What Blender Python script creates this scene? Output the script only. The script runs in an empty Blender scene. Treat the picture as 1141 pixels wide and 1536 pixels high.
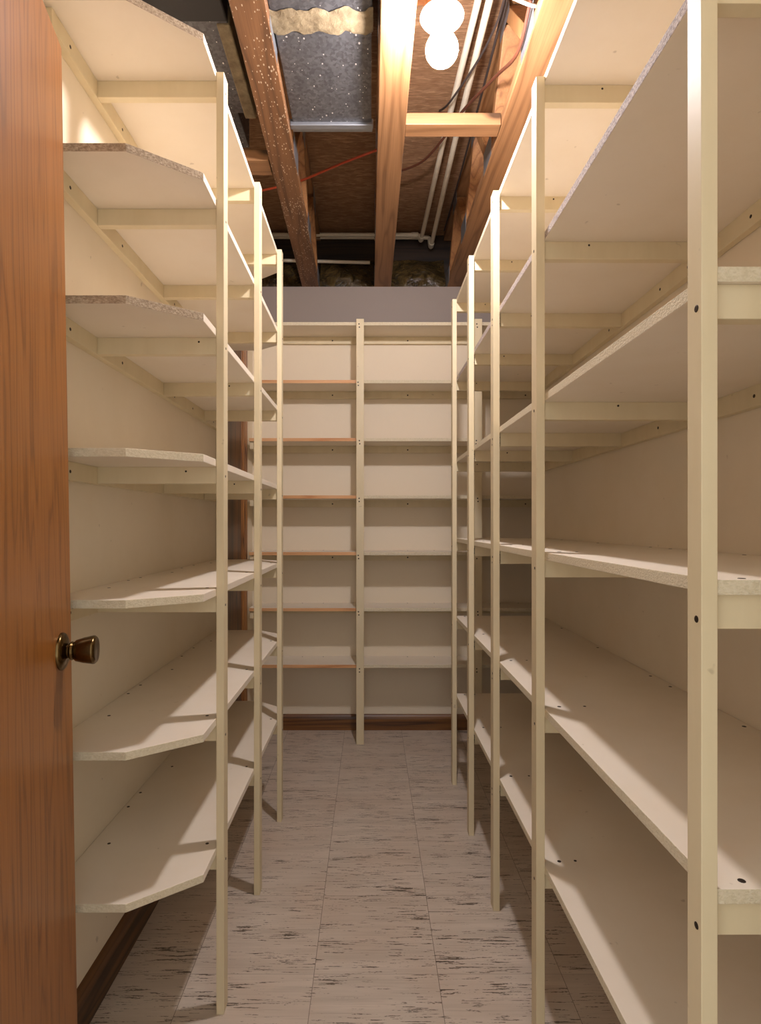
import bpy, bmesh, math, random
from mathutils import Vector, Matrix
random.seed(7)
S = bpy.context.scene
COL = S.collection
CAMZ = 1.11

# ------------------------------------------------------------------ materials
def srgb(r, g, b):
    f = lambda c: (c/255/12.92) if c/255 <= .04045 else ((c/255+.055)/1.055)**2.4
    return (f(r), f(g), f(b), 1)

class Mat:
    def __init__(s, name, rough=.6, metal=0.0, spec=.5):
        s.m = bpy.data.materials.new(name); s.m.use_nodes = True
        s.t = s.m.node_tree; s.n = s.t.nodes; s.l = s.t.links
        s.b = s.n['Principled BSDF']
        s.b.inputs['Roughness'].default_value = rough
        s.b.inputs['Metallic'].default_value = metal
        s.b.inputs['Specular IOR Level'].default_value = spec
        s.co = s.n.new('ShaderNodeTexCoord').outputs['Object']
    def node(s, t, **k):
        n = s.n.new(t)
        for a, v in k.items(): setattr(n, a, v)
        return n
    def set(s, sock, v):
        if hasattr(v, 'is_linked') or hasattr(v, 'links'): s.l.new(v, sock)
        else: sock.default_value = v
    def mapping(s, scale=(1,1,1), loc=(0,0,0), src=None):
        n = s.node('ShaderNodeMapping')
        s.l.new(src or s.co, n.inputs['Vector'])
        n.inputs['Scale'].default_value = scale; n.inputs['Location'].default_value = loc
        return n.outputs['Vector']
    def noise(s, vec, scale=5, detail=4, rough=.55, dist=0):
        n = s.node('ShaderNodeTexNoise')
        s.l.new(vec, n.inputs['Vector'])
        n.inputs['Scale'].default_value = scale; n.inputs['Detail'].default_value = detail
        n.inputs['Roughness'].default_value = rough; n.inputs['Distortion'].default_value = dist
        return n.outputs['Fac']
    def voronoi(s, vec, scale=5, out='Distance', rnd=1):
        n = s.node('ShaderNodeTexVoronoi')
        s.l.new(vec, n.inputs['Vector']); n.inputs['Scale'].default_value = scale
        n.inputs['Randomness'].default_value = rnd
        return n.outputs[out]
    def ramp(s, fac, stops, interp='LINEAR'):
        n = s.node('ShaderNodeValToRGB'); n.color_ramp.interpolation = interp
        e = n.color_ramp.elements
        while len(e) < len(stops): e.new(.5)
        for i, (p, c) in enumerate(stops): e[i].position = p; e[i].color = c
        s.l.new(fac, n.inputs['Fac'])
        return n.outputs['Color']
    def mix(s, fac, a, b, blend='MIX'):
        n = s.node('ShaderNodeMix', data_type='RGBA', blend_type=blend)
        s.set(n.inputs[0], fac); s.set(n.inputs[6], a); s.set(n.inputs[7], b)
        return n.outputs[2]
    def math(s, op, a, b=0.0, c=0.0):
        n = s.node('ShaderNodeMath', operation=op)
        s.set(n.inputs[0], a); s.set(n.inputs[1], b); s.set(n.inputs[2], c)
        return n.outputs[0]
    def color(s, c): s.set(s.b.inputs['Base Color'], c)
    def bump(s, h, strength=.3, dist=.002):
        n = s.node('ShaderNodeBump'); n.inputs['Strength'].default_value = strength
        n.inputs['Distance'].default_value = dist
        s.l.new(h, n.inputs['Height']); s.l.new(n.outputs['Normal'], s.b.inputs['Normal'])

W = (1,1,1,1); K = (0,0,0,1)

def paint(name, c, dirt, rough=.55, streak=(3,3,3)):
    m = Mat(name, rough)
    v = m.mapping(streak)
    a = m.noise(v, 2.2, 5, .6)
    f = m.ramp(a, [(.42, K), (.78, W)])
    fine = m.noise(m.mapping((1,1,1)), 90, 3)
    col = m.mix(m.math('MULTIPLY', f, .45), c, dirt)
    sp = m.ramp(m.noise(m.mapping((1,1,1), (3,1,2)), 34, 2), [(.735, K), (.78, W)])
    col = m.mix(m.math('MULTIPLY', sp, .35), col, srgb(140,120,90))
    m.color(col); m.bump(fine, .12, .001)
    return m.m
M = {}
M['shelf'] = paint('cream_shelf_paint', srgb(237,225,206), srgb(227,212,186), .5)
M['post'] = paint('cream_post_paint', srgb(224,208,172), srgb(206,188,146), .5, (8,8,1.5))
M['wall'] = paint('cream_wall_paint', srgb(234,220,195), srgb(224,208,177), .6)

def particle(name, a, b, c, amount=.5):
    m = Mat(name, .8)
    n1 = m.noise(m.mapping((1,1,1.6)), 210, 3, .7)
    n2 = m.noise(m.mapping((1,1,2)), 75, 3, .6)
    col = m.ramp(n1, [(.36, a), (.52, b), (.68, c)])
    col = m.mix(m.math('MULTIPLY', m.ramp(n2, [(.5, K), (.66, W)]), amount), col, a)
    m.color(col); m.bump(n1, .7, .003)
    return m.m
M['edge'] = particle('painted_particleboard_edge', srgb(214,200,168), srgb(224,211,182), srgb(230,218,192), .2)
M['raw'] = particle('raw_particleboard_edge', srgb(150,130,106), srgb(184,164,138), srgb(206,190,164), .4)
M['grey_edge'] = particle('worn_grey_edge', srgb(140,126,122), srgb(190,176,166), srgb(212,198,186), .5)

def plain(name, c, rough=.6, metal=0, spec=.5):
    m = Mat(name, rough, metal, spec)
    v = m.noise(m.mapping((1,1,1)), 40, 3)
    c2 = tuple(x*.8 for x in c[:3])+(1,)
    m.color(m.mix(v, c, c2))
    return m.m
M['screw'] = plain('dark_screw_head', srgb(52,40,30), .5, .4)
M['white_plastic'] = plain('off_white_pipe_plastic', srgb(226,214,190), .35)
M['porcelain'] = plain('white_porcelain', srgb(240,236,228), .25)
M['steel'] = plain('galvanised_plate', srgb(150,152,156), .45, .8)
M['red'] = plain('red_brown_cable_sheath', srgb(176,70,38), .4)
M['brown_cable'] = plain('brown_cable_sheath', srgb(92,50,32), .5)
M['black_cable'] = plain('dark_cable_sheath', srgb(58,48,44), .5)
M['white_cable'] = plain('white_cable_sheath', srgb(235,232,225), .4)
M['black_wrap'] = plain('black_duct_wrap', srgb(34,30,28), .6)
M['plug'] = plain('brown_box', srgb(190,140,90), .5)

def wood(name, dark, mid, light, axis, rough=.55, ring=1.0, specks=False, knots=True, fine=1.0):
    """grain runs along axis (0,1,2)"""
    m = Mat(name, rough)
    sc = [1,1,1]; sc[axis] = .06
    sc2 = [1,1,1]; sc2[axis] = .012
    v = m.mapping(tuple(sc))
    big = m.noise(v, 9*ring, 2, .5, .25)
    rings = m.math('FRACT', m.math('MULTIPLY', big, 9))
    rings = m.math('ABSOLUTE', m.math('SUBTRACT', rings, .5))
    col = m.ramp(rings, [(.02, dark), (.16, mid), (.5, light)])
    fi = m.noise(m.mapping(tuple(sc2)), 260*fine, 3, .6)
    col = m.mix(m.math('MULTIPLY', m.ramp(fi, [(.45, K), (.68, W)]), .55), col, dark)
    tone = m.noise(m.mapping((1,1,1)), 3, 2)
    col = m.mix(m.math('MULTIPLY', m.ramp(tone, [(.35, K), (.7, W)]), .3), col, mid)
    if knots:
        sk = [5,5,5]; sk[axis] = 2.2
        kd = m.voronoi(m.mapping(tuple(sk), (.3,.1,.7)), 1)
        col = m.mix(m.ramp(kd, [(.05, W), (.11, K)]), col, tuple(x*.35 for x in dark[:3])+(1,))
    if specks:
        sd = m.voronoi(m.mapping((1,.45,1)), 130)
        g = m.noise(m.mapping((1,1,1)), 7, 3)
        lim = m.math('MULTIPLY_ADD', g, .60, -.10)
        spk = m.math('LESS_THAN', sd, lim)
        col = m.mix(m.math('MULTIPLY', spk, .7), col, srgb(214,192,164))
    m.color(col); m.bump(fi, .25, .001)
    return m.m
SPR = (srgb(112,76,44), srgb(138,98,62), srgb(148,107,70))
M['lum_y'] = wood('spruce_grain_long', *SPR, 1)
M['lum_y_specks'] = wood('spruce_speckled', srgb(88,56,30), srgb(114,76,44), srgb(126,86,52), 1, specks=True)
M['lum_x'] = wood('spruce_grain_across', *SPR, 0)
M['lum_z'] = wood('spruce_grain_web', srgb(124,80,44), srgb(152,104,60), srgb(164,116,70), 2)
M['oak'] = wood('oak_veneer', srgb(120,72,29), srgb(145,90,38), srgb(154,98,44), 2, .36, 1.9, knots=False, fine=1.5)
M['rim'] = wood('dark_rim_board', srgb(24,16,10), srgb(44,30,18), srgb(56,40,26), 0, .7, knots=False)
M['base_y'] = wood('stained_baseboard_long', srgb(46,27,11), srgb(88,56,28), srgb(112,74,38), 1, .4, knots=False)
M['base_x'] = wood('stained_baseboard_across', srgb(66,38,14), srgb(112,70,30), srgb(136,90,42), 0, .4)
M['dark_z'] = wood('dark_stained_pine', srgb(44,24,8), srgb(92,56,22), srgb(116,74,30), 2, .45)
M['casing_z'] = wood('stained_casing', srgb(92,54,22), srgb(150,98,50), srgb(170,116,62), 2, .4, knots=False)
M['orange_edge'] = wood('orange_stained_edge', srgb(196,134,82), srgb(220,164,110), srgb(230,180,130), 0, .5, knots=False)

def mk_osb():
    m = Mat('oriented_strand_board', .8)
    v = m.mapping((9,30,5))
    c = m.voronoi(v, 2.4, 'Color')
    n = m.noise(m.mapping((8,60,8)), 3, 4, .6)
    sep = m.node('ShaderNodeSeparateColor'); m.l.new(c, sep.inputs[0])
    col = m.ramp(sep.outputs[0], [(0, srgb(136,100,68)), (.5, srgb(156,118,84)), (1, srgb(174,136,100))])
    col = m.mix(m.ramp(n, [(.4, K), (.62, W)]), col, srgb(128,92,62))
    m.color(col); m.bump(n, .4, .003)
    return m.m
M['osb'] = mk_osb()

def mk_galv():
    m = Mat('galvanised_sheet', .48, .75)
    c = m.voronoi(m.mapping((1,1,1)), 120, 'Color')
    sep = m.node('ShaderNodeSeparateColor'); m.l.new(c, sep.inputs[0])
    col = m.ramp(sep.outputs[0], [(0, srgb(92,90,91)), (1, srgb(120,119,121))])
    d = m.noise(m.mapping((1,1,1)), 9, 5, .65)
    col = m.mix(m.math('MULTIPLY', m.ramp(d, [(.45, K), (.7, W)]), .55), col, srgb(84,84,88))
    def specks(scale, k, o):
        sd = m.voronoi(m.mapping((1,.7,1), (o,o,0)), scale)
        g = m.noise(m.mapping((1,1,1), (o,0,0)), 6, 3)
        return m.math('LESS_THAN', sd, m.math('MULTIPLY_ADD', g, k, -.03))
    col = m.mix(m.math('MULTIPLY', specks(60, .32, 1), .9), col, srgb(235,232,228))
    col = m.mix(m.math('MULTIPLY', specks(24, .17, 4), .9), col, srgb(235,232,228))
    m.color(col)
    return m.m
M['galv'] = mk_galv()
def mk_mastic():
    m = Mat('tan_mastic', .75)
    n = m.noise(m.mapping((1,1,1)), 30, 5, .6)
    m.color(m.ramp(n, [(.3, srgb(98,82,58)), (.6, srgb(128,112,84)), (.8, srgb(150,134,104))]))
    m.bump(n, .8, .006)
    return m.m
M['mastic'] = mk_mastic()
def mk_poly():
    m = Mat('dark_plastic_film', .12, 0, .8)
    n = m.noise(m.mapping((1,1,1)), 22, 4, .6, 1.0)
    m.color(m.ramp(n, [(.3, srgb(30,24,12)), (.7, srgb(92,74,42))]))
    m.bump(n, .9, .02)
    return m.m
M['poly'] = mk_poly()
def mk_brass():
    m = Mat('antique_brass', .22, 1.0)
    n = m.noise(m.mapping((1,1,1)), 60, 3)
    m.color(m.ramp(n, [(.3, srgb(88,70,42)), (.7, srgb(118,96,62))]))
    return m.m
M['brass'] = mk_brass()
def mk_bulb():
    m = Mat('lit_bulb_glass', .3)
    m.b.inputs['Base Color'].default_value = (1,.95,.88,1)
    m.b.inputs['Emission Color'].default_value = (1.0,.945,.99,1)
    m.b.inputs['Emission Strength'].default_value = BULB
    return m.m
BULB = 760
M['bulb'] = mk_bulb()

def mk_floor():
    m = Mat('streaked_vinyl_tile', .42)
    sep = m.node('ShaderNodeSeparateXYZ'); m.l.new(m.co, sep.inputs[0])
    T = .3048
    tx = m.math('DIVIDE', m.math('ADD', sep.outputs[0], .14), T)
    ty = m.math('DIVIDE', m.math('SUBTRACT', sep.outputs[1], 1.447), T)
    fx = m.math('FRACT', m.math('ADD', tx, 20)); fy = m.math('FRACT', m.math('ADD', ty, 20))
    ix = m.math('FLOOR', tx); iy = m.math('FLOOR', ty)
    cmb = m.node('ShaderNodeCombineXYZ'); m.l.new(ix, cmb.inputs[0]); m.l.new(iy, cmb.inputs[1])
    wn = m.node('ShaderNodeTexWhiteNoise', noise_dimensions='3D'); m.l.new(cmb.outputs[0], wn.inputs['Vector'])
    # per tile offset
    off = m.node('ShaderNodeVectorMath', operation='SCALE'); m.l.new(wn.outputs['Color'], off.inputs[0]); off.inputs['Scale'].default_value = 9
    add = m.node('ShaderNodeVectorMath', operation='ADD'); m.l.new(m.co, add.inputs[0]); m.l.new(off.outputs[0], add.inputs[1])
    P = add.outputs[0]
    base = m.ramp(m.noise(m.mapping((3,30,1), src=P), 1, 3), [(.35, srgb(196,182,166)), (.65, srgb(212,198,182))])
    base = m.mix(m.math('MULTIPLY', m.ramp(m.noise(m.mapping((4,4,1)), 1, 4), [(.4,K),(.65,W)]), .5), base, srgb(200,178,158))
    base = m.mix(m.math('MULTIPLY', wn.outputs['Value'], .14), base, srgb(180,158,138))
    # streak lines: thin in y, long in x, broken up
    s1 = m.noise(m.mapping((15,250,1), src=P), 1, 2, .5)
    br = m.noise(m.mapping((130,420,1), src=P), 1, 3, .65)
    patch = m.noise(m.mapping((5,18,1), src=P), 1, 2)
    th = m.math('MULTIPLY_ADD', patch, -.42, .86)
    a = m.ramp(m.math('SUBTRACT', m.math('MULTIPLY_ADD', br, .42, s1), m.math('ADD', th, .185)), [(0, K), (.05, W)])
    s2 = m.noise(m.mapping((5,320,1), (2,7,0), src=P), 1, 2, .5)
    b = m.ramp(s2, [(.60, K), (.72, W)])
    col = m.mix(m.math('MULTIPLY', b, .35), base, srgb(140,120,100))
    col = m.mix(m.math('MULTIPLY', a, .9), col, srgb(84,70,58))
    # seams
    def edge(f, w):
        d = m.math('MINIMUM', f, m.math('SUBTRACT', 1.0, f))
        return m.math('LESS_THAN', d, w)
    seam = m.math('MAXIMUM', edge(fx, .0024), m.math('MULTIPLY', edge(fy, .0024), .55))
    col = m.mix(m.math('MULTIPLY', seam, .75), col, srgb(96,80,66))
    m.color(col)
    return m.m
M['floor'] = mk_floor()

def mk_backwall():
    m = Mat('back_wall_paint', .6)
    sep = m.node('ShaderNodeSeparateXYZ'); m.l.new(m.co, sep.inputs[0])
    n = m.noise(m.mapping((1,1,1)), 3, 4)
    col = m.mix(m.math('MULTIPLY', n, .6), srgb(234,220,197), srgb(224,208,180))
    up = m.math('GREATER_THAN', sep.outputs[2], 2.137)
    col = m.mix(up, col, srgb(148,136,128))
    m.color(col)
    return m.m
M['backwall'] = mk_backwall()

# ------------------------------------------------------------------ mesh builder
class MB:
    def __init__(s): s.v = []; s.f = []; s.mi = []
    def addf(s, vs, faces, mi=0):
        o = len(s.v); s.v += [Vector(p) for p in vs]
        for k, f in enumerate(faces):
            s.f.append([o+i for i in f]); s.mi.append(mi[k] if isinstance(mi, (list, tuple)) else mi)
        return s
    def box(s, x0, x1, y0, y1, z0, z1, mi=0):
        vs = [(x,y,z) for z in (z0,z1) for y in (y0,y1) for x in (x0,x1)]
        return s.addf(vs, [(0,2,3,1),(4,5,7,6),(0,1,5,4),(2,6,7,3),(0,4,6,2),(1,3,7,5)], mi)
    def prism(s, poly, z0, z1, mi=0, side=0, sides=None):
        n = len(poly)
        vs = [(x,y,z0) for x,y in poly]+[(x,y,z1) for x,y in poly]
        fs = [tuple(reversed(range(n))), tuple(range(n, 2*n))]
        ms = [mi, mi]
        for i in range(n):
            j = (i+1) % n
            fs.append((i, j, n+j, n+i)); ms.append(sides[i] if sides else side)
        return s.addf(vs, fs, ms)
    def cyl(s, p0, p1, r, n=16, mi=0, r1=None):
        return s.tube([p0, p1], r, n, mi, [r, r if r1 is None else r1])
    def tube(s, path, r, n=12, mi=0, rs=None):
        path = [Vector(p) for p in path]
        vs = []; fs = []
        t0 = (path[1]-path[0]).normalized()
        a = Vector((0,0,1)) if abs(t0.z) < .9 else Vector((1,0,0))
        u = t0.cross(a).normalized()
        for i, p in enumerate(path):
            if i == 0: t = (path[1]-path[0])
            elif i == len(path)-1: t = path[i]-path[i-1]
            else: t = path[i+1]-path[i-1]
            t.normalize()
            u = (u - t*u.dot(t)).normalized(); w = t.cross(u)
            rr = rs[i] if rs else r
            for k in range(n):
                th = 2*math.pi*k/n
                vs.append(p + (u*math.cos(th)+w*math.sin(th))*rr)
        for i in range(len(path)-1):
            for k in range(n):
                k2 = (k+1) % n
                fs.append((i*n+k, i*n+k2, (i+1)*n+k2, (i+1)*n+k))
        fs.append(tuple(reversed(range(n)))); L = (len(path)-1)*n
        fs.append(tuple(range(L, L+n)))
        return s.addf(vs, fs, mi)
    def lathe(s, prof, org, axis, n=32, mi=0):
        """prof: list of (distance along axis, radius)"""
        axis = Vector(axis).normalized(); org = Vector(org)
        a = Vector((0,0,1)) if abs(axis.z) < .9 else Vector((1,0,0))
        u = axis.cross(a).normalized(); w = axis.cross(u)
        vs = []; fs = []
        for d, r in prof:
            for k in range(n):
                th = 2*math.pi*k/n
                vs.append(org+axis*d+(u*math.cos(th)+w*math.sin(th))*max(r, 1e-4))
        for i in range(len(prof)-1):
            for k in range(n):
                k2 = (k+1) % n
                fs.append((i*n+k, i*n+k2, (i+1)*n+k2, (i+1)*n+k))
        fs.append(tuple(reversed(range(n)))); L = (len(prof)-1)*n
        fs.append(tuple(range(L, L+n)))
        return s.addf(vs, fs, mi)
    def disc(s, c, nrm, r, mi=1, n=10, ry=None):
        nrm = Vector(nrm).normalized()
        return s.cyl(Vector(c)-nrm*.0012, Vector(c)+nrm*.0006, r, n, mi)
    def obox(s, p0, p1, width, thick, mi=0, side=(1,0,0)):
        """bar from p0 to p1, width along side, thick along the third axis"""
        p0 = Vector(p0); p1 = Vector(p1); t = (p1-p0).normalized()
        u = Vector(side); u = (u-t*u.dot(t)).normalized(); w = t.cross(u)
        vs = []
        for p in (p0, p1):
            for a in (-1, 1):
                for b in (-1, 1):
                    vs.append(p+u*a*width/2+w*b*thick/2)
        return s.addf(vs, [(0,1,3,2),(4,6,7,5),(0,4,5,1),(2,3,7,6),(0,2,6,4),(1,5,7,3)], mi)
    def build(s, name, mats, parent=None, off=None, bevel=0, smooth=False):
        off = Vector(off) if off is not None else Vector((0,0,0))
        me = bpy.data.meshes.new(name)
        me.from_pydata([tuple(p-off) for p in s.v], [], s.f)
        for m in (mats if isinstance(mats, (list, tuple)) else [mats]): me.materials.append(m)
        for p, i in zip(me.polygons, s.mi): p.material_index = i
        bm = bmesh.new(); bm.from_mesh(me); bmesh.ops.recalc_face_normals(bm, faces=bm.faces); bm.to_mesh(me); bm.free()
        if smooth:
            for p in me.polygons: p.use_smooth = True
        o = bpy.data.objects.new(name, me); COL.objects.link(o)
        if parent: o.parent = parent
        else: o.location = off
        if smooth:
            try: me.set_sharp_from_angle(angle=math.radians(40))
            except Exception: pass
        if bevel:
            b = o.modifiers.new('bevel', 'BEVEL'); b.width = bevel; b.segments = 2; b.limit_method = 'ANGLE'
        return o

def tag(o, label=None, cat=None, group=None, kind=None):
    if label: o['label'] = label
    if cat: o['category'] = cat
    if group: o['group'] = group
    if kind: o['kind'] = kind
    return o
def root(name, loc, label, cat, group=None, rz=0, kind=None):
    o = bpy.data.objects.new(name, None); COL.objects.link(o)
    o.empty_display_size = .1
    o.location = loc; o.rotation_euler = (0,0,rz)
    return tag(o, label, cat, group, kind)
def struct(o, label, cat): return tag(o, label, cat, None, 'structure')

# ------------------------------------------------------------------ room shell
OSBZ = 2.755; CHZ = 2.393            # subfloor underside, truss underside
XL = -.640; YB = 3.172
struct(MB().box(-.9, 1.5, -.9, 3.45, -.08, 0).build('floor', M['floor']), 'cream vinyl tile floor with dark broken streaks', 'floor')
struct(MB().box(XL-.11, XL, .20, 3.40, 0, OSBZ).build('wall_left', M['wall']), 'cream painted wall behind the narrow shelves with clipped corners', 'wall')
struct(MB().box(XL, 1.42, YB, YB+.15, 0, CHZ).build('wall_back', M['backwall']), 'cream far wall, bare grey above its shelves', 'wall')
RZ = .005
def rx(y): return -RZ*(y-.624)      # skew of the right side
wr = MB().prism([(.747+rx(.32), .32), (.86+rx(.32), .32), (.86+rx(2.56), 2.56), (.747+rx(2.56), 2.56)], 0, OSBZ)
struct(wr.build('wall_right', M['wall']), 'cream painted wall behind the deep shelves', 'wall')
struct(MB().box(1.40, 1.52, 2.45, 3.40, 0, OSBZ).build('wall_alcove', M['wall']), 'cream side wall of the alcove behind the deep shelves', 'wall')
struct(MB().box(.86, 1.40, 2.45, 2.545, 0, OSBZ).build('wall_alcove_front', M['wall']), 'cream near wall of the alcove behind the deep shelves', 'wall')
wf = MB()
wf.box(-.64, -.435, .20, .32, 0, OSBZ); wf.box(.395, .86, .20, .32, 0, OSBZ); wf.box(-.435, .395, .20, .32, 2.01, OSBZ)
struct(wf.build('wall_front', M['wall']), 'cream wall around the doorway the photo is taken through', 'wall')
struct(MB().box(-.78, 1.53, .20, 3.45, OSBZ, OSBZ+.02).build('ceiling', M['osb']), 'brown strand board subfloor above the open trusses', 'ceiling')
struct(MB().box(-.75, 1.45, 3.345, 3.385, CHZ, OSBZ).build('trim_1', M['rim']), 'dark rim board above the far wall', 'rim board')

def baseboard(name, p0, p1, nrm, h, mat, label):
    """profiled board from p0 to p1 (xy), face pointing along nrm"""
    m = MB(); p0 = Vector((*p0, 0)); p1 = Vector((*p1, 0)); n = Vector((*nrm, 0))
    prof = [(0,0), (.016,0), (.016,h*.72), (.012,h*.86), (.006,h*.97), (0,h)]
    vs = [p + n*d + Vector((0,0,z)) for p in (p0, p1) for d, z in prof]; k = len(prof)
    fs = [(i, (i+1)%k, k+(i+1)%k, k+i) for i in range(k)] + [tuple(range(k)), tuple(range(2*k-1, k-1, -1))]
    m.addf(vs, fs)
    return struct(m.build(name, mat), label, 'baseboard')
baseboard('baseboard_back', (XL+.02, YB), (1.39, YB), (0,-1), .083, M['base_x'], 'brown stained baseboard along the far wall')
baseboard('baseboard_left', (XL, .33), (XL, 2.40), (1,0), .098, M['base_y'], 'dark stained baseboard under the narrow shelves')
baseboard('baseboard_right', (.747+rx(.33), .33), (.747+rx(2.55), 2.55), (-1,0), .085, M['base_y'], 'dark stained baseboard under the deep shelves')

# far doorway of dark stained wood in the left wall
fd = root('door_2', (XL, 2.64, 0), 'dark stained knotty wood door beyond the narrow shelves', 'door', kind='structure')
MB().box(XL, XL+.008, 2.432, 2.866, .01, 2.05).build('door_leaf', M['dark_z'], fd, fd.location, .002)
c = MB()
for (a, b, d) in ((2.862, 2.882, .011), (2.882, 2.900, .017), (2.900, 2.922, .020), (2.922, 2.944, .022)):
    c.box(XL, XL+d, a, b, 0, 2.12)
c.box(XL, XL+.018, 2.432, 2.862, 2.05, 2.12)
c.build('door_casing', M['casing_z'], fd, fd.location, .002)

# ------------------------------------------------------------------ near oak door, ajar, with its knob
F = Vector((-.551, 1.08, 0)); u = Vector((-.2055, .9787, 0)).normalized(); nn = Vector((.9787, .2055, 0)).normalized()
piv = Vector((F.x, F.y, .89))
H = F-u*.79
d = MB()
T = .035
d.prism([(H.x,H.y), (H.x-nn.x*T, H.y-nn.y*T), (F.x-nn.x*T, F.y-nn.y*T), (F.x, F.y)], .012, 1.986)
door = d.build('door_1', M['oak'], None, piv, .0015)
door.rotation_euler = (0, -.0163, 0)
struct(door, 'warm oak veneer door standing open with a brass knob', 'door')
kc = F-u*.060+Vector((0,0,.888))
kn = MB().lathe([(-.001,.0325), (.003,.0325), (.006,.030), (.009,.023), (.011,.014), (.0115,.0125), (.0135,.0125), (.0150,.015), (.0175,.0165), (.0205,.015), (.0215,.011), (.0225,.010)], kc, nn, 40)
kn = kn.build('knob_rose', M['brass'], door, piv, 0, True); kn['label'] = 'round brass rose plate'
kb = MB().lathe([(.0205,.010), (.022,.0162), (.0245,.0185), (.037,.0222), (.052,.0248), (.0545,.0245), (.0565,.0228), (.0575,.0215), (.0580,.018), (.0585,.004)], kc, nn, 40)
kb.build('knob', M['brass'], door, piv, 0, True)['label'] = 'tapered antique brass knob'

# ------------------------------------------------------------------ shelving units
BT = .0165      # board thickness
def cream(): return [M['post'], M['screw']]

# --- left unit: narrow shelves with clipped corners
LO = Vector((-.49, 1.78, 0))
lu = root('shelving_unit', LO, 'narrow cream built-in shelves with clipped front corners beside the oak door', 'shelves')
LX0, LX1 = -.3495, -.3322
LP = (1.327, 1.754, 2.185)
LB = [CAMZ+h for h in (1.009, .7176, .4244, .1298, -.163, -.456, -.749)]
for i, y in enumerate(LP):
    m = MB().box(LX0, LX1, y, y+.036, 0, 2.133)
    for zb in LB: m.disc((LX1, y+.018+random.uniform(-.004,.004), zb-.020+random.uniform(-.006,.004)), (1,0,0), .0032)
    m.build('post', cream(), lu, LO, .0012)
for i, zb in enumerate(LB):
    poly = [(XL+.0005, 1.13), (-.472, 1.13), (LX0, 1.226), (LX0, 2.335), (-.465, 2.43), (XL+.0005, 2.43)]
    raw = i < 3
    m = MB().prism(poly, zb, zb+BT, 0, 1, [1,1,2,1,1,1])
    zt = zb+BT
    for y in LP: m.disc((-.375, y+.018, zt), (0,0,1), .0042, 3); m.disc((-.60, y+.018, zt), (0,0,1), .004, 3)
    for y in (1.17, 1.52, 1.60, 1.95, 2.08): m.disc((XL+.012, y, zt), (0,0,1), .004, 3)
    o = m.build('shelf_board', [M['shelf'], M['raw'] if raw else M['edge'], M['shelf'], M['screw']], lu, LO, .001)
    if raw: o['label'] = 'shelf board with a raw particleboard front edge'
    w = MB().box(XL, XL+.018, 1.145, 2.42, zb-.039, zb)
    for y in (1.215, 1.47, 1.86, 2.05, 2.32): w.disc((XL+.018, y, zb-.021), (1,0,0), .0038)
    w.build('wall_cleat', cream(), lu, LO, .001)
    for y in LP:
        c = MB().box(XL+.018, LX0, y+.008, y+.027, zb-.038, zb)
        if random.random() < .5: c.disc((-.42+random.uniform(-.03,.03), y+.008, zb-.010), (0,-1,0), .0025)
        c.build('cross_cleat', cream(), lu, LO, .001)

# --- right unit: deep shelves (local frame slightly turned)
RO = Vector((.356, .624, 0))
ru = root('shelving_unit', RO, 'deep cream built-in shelves with five posts opposite the oak door', 'shelves', rz=RZ)
RP = [y-.624 for y in (.632, 1.252, 1.681, 2.087, 2.493)]
RB = [CAMZ+h for h in (.945, .608, .2625, -.077, -.412, -.747)]
XW = .747-.356-.0015
CX = XW-.017
for i, y in enumerate(RP):
    m = MB().box(0, .0185 if i else .0178, y, y+(.036 if i else .028), 0, 2.066)
    for zb in RB:
        if i == 0: m.disc((0, y+.0095, zb-.027), (-1,0,0), .0042); continue
        m.disc((0, y+.012+random.uniform(-.004,.006), zb-.018), (-1,0,0), .0034)
        if i in (2,): m.disc((0, y+.014, zb-.034), (-1,0,0), .0028)
    m.build('post', cream(), ru, None, .0014)
for i, zb in enumerate(RB):
    zt = zb+BT
    poly = [(.0185, .011), (XW, .011), (XW, 1.906), (.0185, 1.906)]
    front = 2 if i == 1 else 1
    m = MB().prism(poly, zb, zt, 0, 1, [1,1,1,front])
    for y in RP:
        m.disc((.055, y+.018, zt), (0,0,1), .0055 if y == 0 else .0045, 3)
        m.disc((.10+random.uniform(-.02,.02), y+.020, zt), (0,0,1), .0035, 3)
    for y in (.24, .37, .52, .80, .90, 1.25, 1.6): m.disc((XW-.014, y, zt), (0,0,1), .0042, 3)
    o = m.build('shelf_board', [M['shelf'], M['edge'], M['grey_edge'], M['screw']], ru, None, .001)
    if i == 1: o['label'] = 'shelf board with a worn grey front edge'
    w = MB().box(CX, XW, .03, 1.90, zb-.040, zb)
    for y in (.19, .30, .50, .72, .86, 1.15, 1.5): w.disc((CX, y+random.uniform(-.02,.02), zb-.020), (-1,0,0), .0038)
    w.build('wall_cleat', cream(), ru, None, .001)
    for y in RP:
        g = .0045 if y in RP[2:4] else 0
        c = MB().box(.0185+g, CX, y+.010, y+.029, zb-.038, zb)
        if g:
            for zz in (.012, .028): c.cyl((.0180, y+.018, zb-zz), (.024, y+.018, zb-zz), .0018, 8, 1)
        c.disc((.13+random.uniform(-.03,.05), y+.010, zb-.008), (0,-1,0), .0025)
        c.build('cross_cleat', cream(), ru, None, .001)

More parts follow.
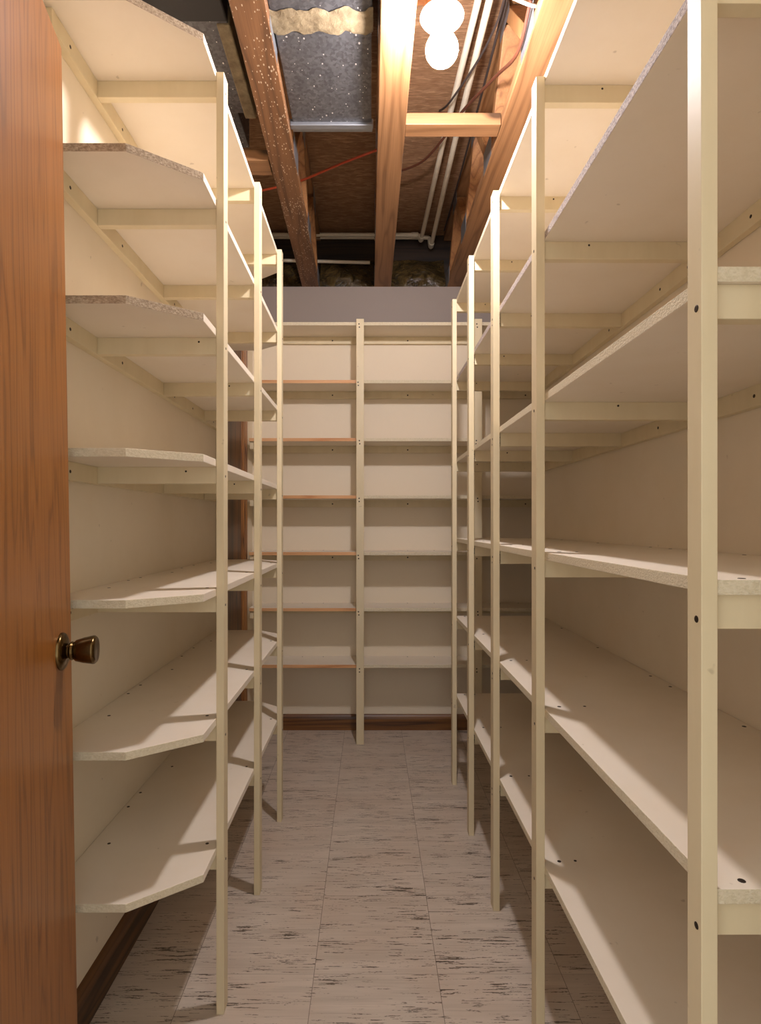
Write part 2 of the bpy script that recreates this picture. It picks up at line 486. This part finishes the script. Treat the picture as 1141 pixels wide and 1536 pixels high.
# --- back unit
BO = Vector((-.05, 3.06, 0))
bu = root('shelving_unit', BO, 'shallow cream shelves across the far wall with orange edged boards', 'shelves')
BY0, BY1 = 2.953, 2.972
BTOP = [CAMZ+h for h in (1.023, .7297, .4358, .1453, -.142, -.4257, -.713)]
BPX = (-.054, .541)
for x in BPX:
    m = MB().box(x-.019, x+.019, BY0, BY1, 0, 2.143)
    for zt in BTOP:
        dx = -.008+random.uniform(-.003,.005)
        m.disc((x+dx, BY0, zt-.016), (0,-1,0), .0038); m.disc((x+dx+random.uniform(-.002,.003), BY0, zt-.032), (0,-1,0), .0038)
    m.build('post', cream(), bu, BO, .0014)
for k, (x0, x1) in enumerate(((-.617, -.055), (-.053, .540), (.542, 1.12))):
    for zt in BTOP:
        m = MB().prism([(x0,BY1), (x1,BY1), (x1,YB-.0005), (x0,YB-.0005)], zt-BT, zt, 0, 1, [2,1,1,1])
        for x in (x0+.25, x1-.2): m.disc((x, YB-.02, zt), (0,0,1), .004, 3)
        top = zt > 2.1
        o = m.build('shelf_board', [M['shelf'], M['edge'], M['orange_edge'] if k == 0 and not top else M['edge'], M['screw']], bu, BO, .001)
        if k == 0 and not top: o['label'] = 'shelf board with an orange stained front edge'
        w = MB().box(x0+.002, x1, YB-.018, YB, zt-BT-.038, zt-BT)
        w.disc(((x0+x1)/2+.13*(1 if k==0 else -.35 if k == 1 else 0), YB-.018, zt-BT-.021), (0,-1,0), .0042)
        w.build('wall_cleat', cream(), bu, BO, .001)
for x in BPX:
    for zt in BTOP:
        MB().box(x-.0095, x+.0095, BY1, YB-.018, zt-BT-.038, zt-BT).build('cross_cleat', M['post'], bu, BO, .001)
for zt in BTOP:
    MB().box(-.615, -.597, BY1+.01, YB-.018, zt-BT-.038, zt-BT).build('cross_cleat', M['post'], bu, BO, .001)

# ------------------------------------------------------------------ floor trusses overhead
def truss(xc, skew, speck, label):
    y0, y1 = .33, 3.33
    R = root('floor_truss', (xc, 1.45, CHZ), label, 'truss', 'wooden floor trusses overhead', rz=skew)
    O = Vector((0, 1.45, CHZ))
    w = .0445
    MB().box(-w, w, y0, y1, CHZ, CHZ+.038).build('bottom_chord', M['lum_y_specks'] if speck else M['lum_y'], R, O, .002)
    MB().box(-w, w, y0, y1, OSBZ-.0385, OSBZ-.0005).build('top_chord', M['lum_y'], R, O, .002)
    zb, zt = CHZ+.055, OSBZ-.056
    js = (.52, 1.05, 1.58, 2.11, 2.64, 3.17)
    for j in js:
        for sgn in (-1, 1):
            a = Vector((0, j+sgn*.026, zb)); b = Vector((0, j+sgn*.245, zt))
            if b.y > y1-.03 or b.y < y0+.02: continue
            MB().obox(a, b, .086, .038, 0, (1,0,0)).build('web', M['lum_z'], R, O, .002)
    for j in js:
        for sx in (-1, 1):
            MB().box(sx*w-.0008 if sx > 0 else -w-.0008, sx*w+.0008 if sx > 0 else -w+.0008, j-.065, min(j+.065, y1), CHZ+.006, CHZ+.085).build('gusset_plate', M['steel'], R, O)
    for j in js[:-1]:
        for sx in (-1, 1):
            MB().box(sx*w-.0008, sx*w+.0008, j+.265-.06, j+.265+.06, OSBZ-.085, OSBZ-.006).build('gusset_plate', M['steel'], R, O)
    return R
truss(-.305, .0127, True, 'white flecked wooden truss between the two metal ducts')
truss(.069, .003, False, 'middle wooden truss just beside the lit bulb')
truss(.466, .004, False, 'wooden truss above the edge of the deep shelves')

def tr_x(xc, sk, y): return xc-sk*(y-1.45)
# blocking
def block(x0, x1, y0, y1, z0, z1, label):
    return tag(MB().box(x0, x1, y0, y1, z0, z1).build('wood_block', M['lum_x'], None, ((x0+x1)/2, y0, z0), .002), label, 'wood block')
block(.112, .418, 1.884, 1.945, CHZ, CHZ+.038, 'pale wood block bridging two trusses just behind the bulb')
block(-.64, -.362, 2.075, 2.165, CHZ+.003, CHZ+.041, 'brown wood block bridging from the flecked truss towards the left wall')

# ------------------------------------------------------------------ ducts
dz = CAMZ+1.322
du = root('air_duct', (-.13, 1.2, dz), 'large galvanised duct with a tan sealed seam beside the middle truss', 'duct')
O = du.location
MB().box(-.262, .004, .33, 1.53, dz, dz+.30).box(-.258, .002, 1.53, 1.935, dz+.001, dz+.30).build('duct_body', M['galv'], du, O, .003)
m = MB()
NX, NY = 26, 6
def band(mb, x0, x1, y0, y1, z):
    vs = []; fs = []
    for i in range(NX+1):
        for j in range(NY+1):
            e = random.uniform(-.004,.004)+.007*math.sin(i*.9+j)
            yy = y0+(y1-y0)*j/NY + (e if j in (0, NY) else 0)
            hh = 0 if j in (0, NY) else -.003-random.uniform(0,.003)
            vs.append((x0+(x1-x0)*i/NX, yy, z+hh))
    for i in range(NX):
        for j in range(NY):
            a = i*(NY+1)+j
            fs.append((a, a+1, a+NY+2, a+NY+1))
    mb.addf(vs, fs)
band(m, -.264, .006, 1.505, 1.578, dz-.0015)
m.build('sealant_band', M['mastic'], du, O, 0, True)['label'] = 'tan brushed on sealant band'
m = MB().box(-.266, .008, 1.93, 1.952, dz-.010, dz+.012).box(-.262, .006, 1.946, 1.975, dz-.003, dz+.002)
m.build('end_flange', M['steel'], du, O, .002)
d2z = CAMZ+1.40
d2 = root('air_duct', (-.58, 1.4, d2z), 'dusty dark duct above the narrow shelves left of the flecked truss', 'duct')
O = d2.location
MB().box(-.63, -.40, 1.62, 2.00, d2z, d2z+.24).build('duct_body', M['galv'], d2, O, .003)
MB().box(-.632, -.398, .40, 1.63, d2z-.006, d2z+.24).build('duct_wrap', M['black_wrap'], d2, O, .004)
MB().box(-.432, -.394, 1.64, 2.02, d2z-.006, d2z+.05).build('sealant_band', M['mastic'], d2, O, .004)
MB().box(-.54, -.455, 2.00, 2.20, d2z+.01, d2z+.12).build('branch_collar', M['galv'], d2, O, .003)

# ------------------------------------------------------------------ pipes
def arc_path(pts, r=.02, n=5):
    pts = [Vector(p) for p in pts]; out = [pts[0]]
    for i in range(1, len(pts)-1):
        a = (pts[i-1]-pts[i]).normalized(); b = (pts[i+1]-pts[i]).normalized()
        rr = min(r, (pts[i-1]-pts[i]).length*.45, (pts[i+1]-pts[i]).length*.45)
        p0 = pts[i]+a*rr; p1 = pts[i]+b*rr
        for k in range(n+1):
            t = k/n
            out.append(p0*(1-t)**2+pts[i]*2*t*(1-t)+p1*t*t)
    out.append(pts[-1]); return out
hp = CAMZ+1.572
pa = [(.350, .36, hp), (.322, 1.76, hp), (.298, 2.38, hp-.002), (.277, 3.245, hp-.004), (.270, 3.262, hp+.036), (-.60, 3.262, hp+.036)]
pr = root('water_pipe', (.30, 1.9, hp), 'left one of the paired white pipes running to the far wall', 'pipe', 'white pipes between the trusses')
P0 = pr.location
MB().tube(arc_path(pa), .0112, 14).build('pipe', M['white_plastic'], pr, P0, 0, True)
MB().tube(arc_path([(.278, 3.20, hp-.004), (.277, 3.246, hp-.004), (.271, 3.262, hp+.030)], .016), .0142, 14).cyl((.262,3.262,hp+.036), (.225,3.262,hp+.036), .0142).build('elbow', M['white_plastic'], pr, P0, 0, True)
hb = CAMZ+1.552
pb = [(.375, .36, hb), (.351, 1.76, hb), (.341, 2.38, hb), (.336, 3.285, hb-.002), (.332, 3.305, hb+.062), (-.60, 3.305, hb+.066)]
pr = root('water_pipe', (.34, 1.9, hb), 'right one of the paired white pipes with the lower elbow', 'pipe', 'white pipes between the trusses')
P0 = pr.location
MB().tube(arc_path(pb), .0112, 14).build('pipe', M['white_plastic'], pr, P0, 0, True)
MB().tube(arc_path([(.336, 3.235, hb-.002), (.336, 3.285, hb-.002), (.333, 3.304, hb+.05)], .018), .0145, 14).build('elbow', M['white_plastic'], pr, P0, 0, True)
o = MB().cyl((-.56, 3.25, CAMZ+1.462), (-.005, 3.25, CAMZ+1.448), .009).build('water_pipe', M['white_plastic'], None, (-.28, 3.25, CAMZ+1.455), 0, True)
tag(o, 'thin pale pipe just above the far wall left of the middle truss', 'pipe')

# ------------------------------------------------------------------ cables
def cable(pts, r, mat, label, n=8):
    P = [Vector(p) for p in pts]; path = []
    for i in range(len(P)-1):
        a = P[max(i-1,0)]; b = P[i]; c_ = P[i+1]; d_ = P[min(i+2, len(P)-1)]
        for k in range(8):
            t = k/8
            path.append(.5*((2*b)+(c_-a)*t+(2*a-5*b+4*c_-d_)*t*t+(3*b-a-3*c_+d_)*t**3))
    path.append(P[-1])
    return tag(MB().tube(path, r, n).build('electrical_cable', M[mat], None, P[0], 0, True), label, 'cable')
z45 = CAMZ+1.45
cable([(.04, 2.265, z45), (-.12, 2.355, z45-.004), (-.30, 2.48, z45), (-.47, 2.55, z45), (-.62, 2.60, z45)], .0048, 'red', 'red brown cable crossing the bay behind the large duct')
cable([(.232, 1.47, CAMZ+1.36), (.30, 1.475, CAMZ+1.355), (.365, 1.49, CAMZ+1.335), (.425, 1.50, CAMZ+1.325), (.436, 1.50, CAMZ+1.36)], .0042, 'white_cable', 'white cable looping from the lamp to the right truss')
cable([(.395, .80, CAMZ+1.36), (.408, 1.30, CAMZ+1.36), (.410, 1.50, CAMZ+1.342), (.410, 1.64, CAMZ+1.318), (.388, 1.84, CAMZ+1.40), (.33, 2.12, CAMZ+1.49), (.295, 2.3, CAMZ+1.525), (.22, 2.5, CAMZ+1.545), (.118, 2.6, CAMZ+1.56)], .005, 'brown_cable', 'brown cable draped along the right truss behind the lamp')
cable([(.40, .60, CAMZ+1.56), (.395, 1.60, CAMZ+1.55), (.375, 1.85, CAMZ+1.53), (.29, 2.10, CAMZ+1.52), (.27, 2.3, CAMZ+1.62)], .0038, 'black_cable', 'thin dark cable hanging beside the right hand pipe')
cable([(.41, 1.2, CAMZ+1.60), (.405, 1.7, CAMZ+1.58), (.40, 2.0, CAMZ+1.55), (.405, 2.6, CAMZ+1.58), (.40, 3.2, CAMZ+1.60)], .004, 'black_cable', 'dark cable running along the right truss to the far wall')

# ------------------------------------------------------------------ lamp
BX, BYc = .180, 1.485
lz = CAMZ+1.278
lamp = root('ceiling_light', (BX, BYc, lz), 'bare lit bulb in a round white porcelain holder', 'light')
LOc = lamp.location
MB().lathe([(-.001,.018), (-.004,.040), (.000,.052), (.005,.0555), (.009,.054), (.0115,.046), (.0135,.0425)], (BX,BYc,lz), (0,0,1), 40).lathe([(-.026,.019), (-.024,.0215), (-.004,.024), (.002,.03)], (BX,BYc,lz), (0,0,1), 32).build('lampholder', M['porcelain'], lamp, LOc, 0, True)
jb = MB().lathe([(.0125,.042), (.0145,.0435), (.075,.0435), (.077,.042)], (BX,BYc,lz), (0,0,1), 24)
jb.box(.110, BX, BYc-.012, BYc+.012, lz+.045, lz+.050)
jb.build('junction_box', M['plug'], lamp, LOc)
cap = [(-.020,.0135), (-.030,.0150), (-.040,.0215), (-.0455,.0262), (-.0462,.0255)]
dome = [(-.0460,.0262), (-.056,.0345), (-.068,.0400), (-.080,.0412), (-.092,.0385), (-.103,.0315), (-.111,.0205), (-.1155,.006)]
MB().lathe(cap, (BX,BYc,lz), (0,0,1), 32).build('added_bulb_collar', M['porcelain'], lamp, LOc, 0, True)  # opaque collar added so less of the bulb's light reaches the ceiling
MB().lathe(dome, (BX,BYc,lz), (0,0,1), 32).build('bulb', M['bulb'], lamp, LOc, 0, True)

# ------------------------------------------------------------------ plastic faced insulation over the far wall
def batt(x0, x1, label):
    nx, nz = 34, 22
    g = MB(); vs = []; fs = []
    rnd = random.Random(int(x0*1000))
    ph = [(rnd.uniform(8,45), rnd.uniform(8,45), rnd.uniform(0,6), rnd.uniform(.15,.6)) for _ in range(9)]
    z0, z1 = CHZ+.001, CHZ+.21
    for i in range(nx+1):
        for j in range(nz+1):
            x = x0+(x1-x0)*i/nx; z = z0+(z1-z0)*j/nz
            w = sum(a*math.sin(x*p+z*q+s) for p, q, s, a in ph)*.006
            lean = .10*(j/nz)**1.3
            bulge = .03*math.sin(math.pi*i/nx)*math.sin(math.pi*min(1, j/nz*1.1))
            vs.append((x, 3.225+lean-bulge+w, z))
    N = (nx+1)*(nz+1)
    for p in list(vs): vs.append((p[0], 3.344, p[2]))
    at = lambda i, j: i*(nz+1)+j
    for i in range(nx):
        for j in range(nz):
            fs.append((at(i,j), at(i+1,j), at(i+1,j+1), at(i,j+1)))
            fs.append((N+at(i,j), N+at(i,j+1), N+at(i+1,j+1), N+at(i+1,j)))
    for i in range(nx):
        fs.append((at(i,0), N+at(i,0), N+at(i+1,0), at(i+1,0))); fs.append((at(i,nz), at(i+1,nz), N+at(i+1,nz), N+at(i,nz)))
    for j in range(nz):
        fs.append((at(0,j), at(0,j+1), N+at(0,j+1), N+at(0,j))); fs.append((at(nx,j), N+at(nx,j), N+at(nx,j+1), at(nx,j+1)))
    g.addf(vs, fs)
    o = g.build('insulation_batt', M['poly'], None, ((x0+x1)/2, 3.3, z0), 0, True)
    return tag(o, label, 'insulation', 'plastic faced insulation above the far wall')
batt(-.62, -.376, 'dark plastic faced insulation left of the flecked truss')
batt(-.282, .018, 'crumpled dark plastic insulation between the flecked and middle trusses')
batt(.110, .412, 'crumpled dark plastic insulation below the ends of the paired pipes')

# ------------------------------------------------------------------ world, camera
w = bpy.data.worlds.new('World'); S.world = w; w.use_nodes = True
bg = w.node_tree.nodes['Background']
bg.inputs['Color'].default_value = (1.0, .985, .95, 1); bg.inputs['Strength'].default_value = 1.35

cd = bpy.data.cameras.new('Camera'); cam = bpy.data.objects.new('Camera', cd); COL.objects.link(cam)
cam.location = (0, 0, CAMZ); cam.rotation_euler = (math.pi/2, 0, 0)
cd.sensor_width = 36; cd.sensor_fit = 'AUTO'; cd.lens = 880*36/1536
cd.shift_x = (570.5-556)/1536; cd.shift_y = (786-768)/1536
cd.clip_start = .02
S.camera = cam
S.view_settings.view_transform = 'Standard'; S.view_settings.look = 'None'
S.view_settings.exposure = 0.0; S.view_settings.gamma = 1
S.view_settings.use_curve_mapping = False
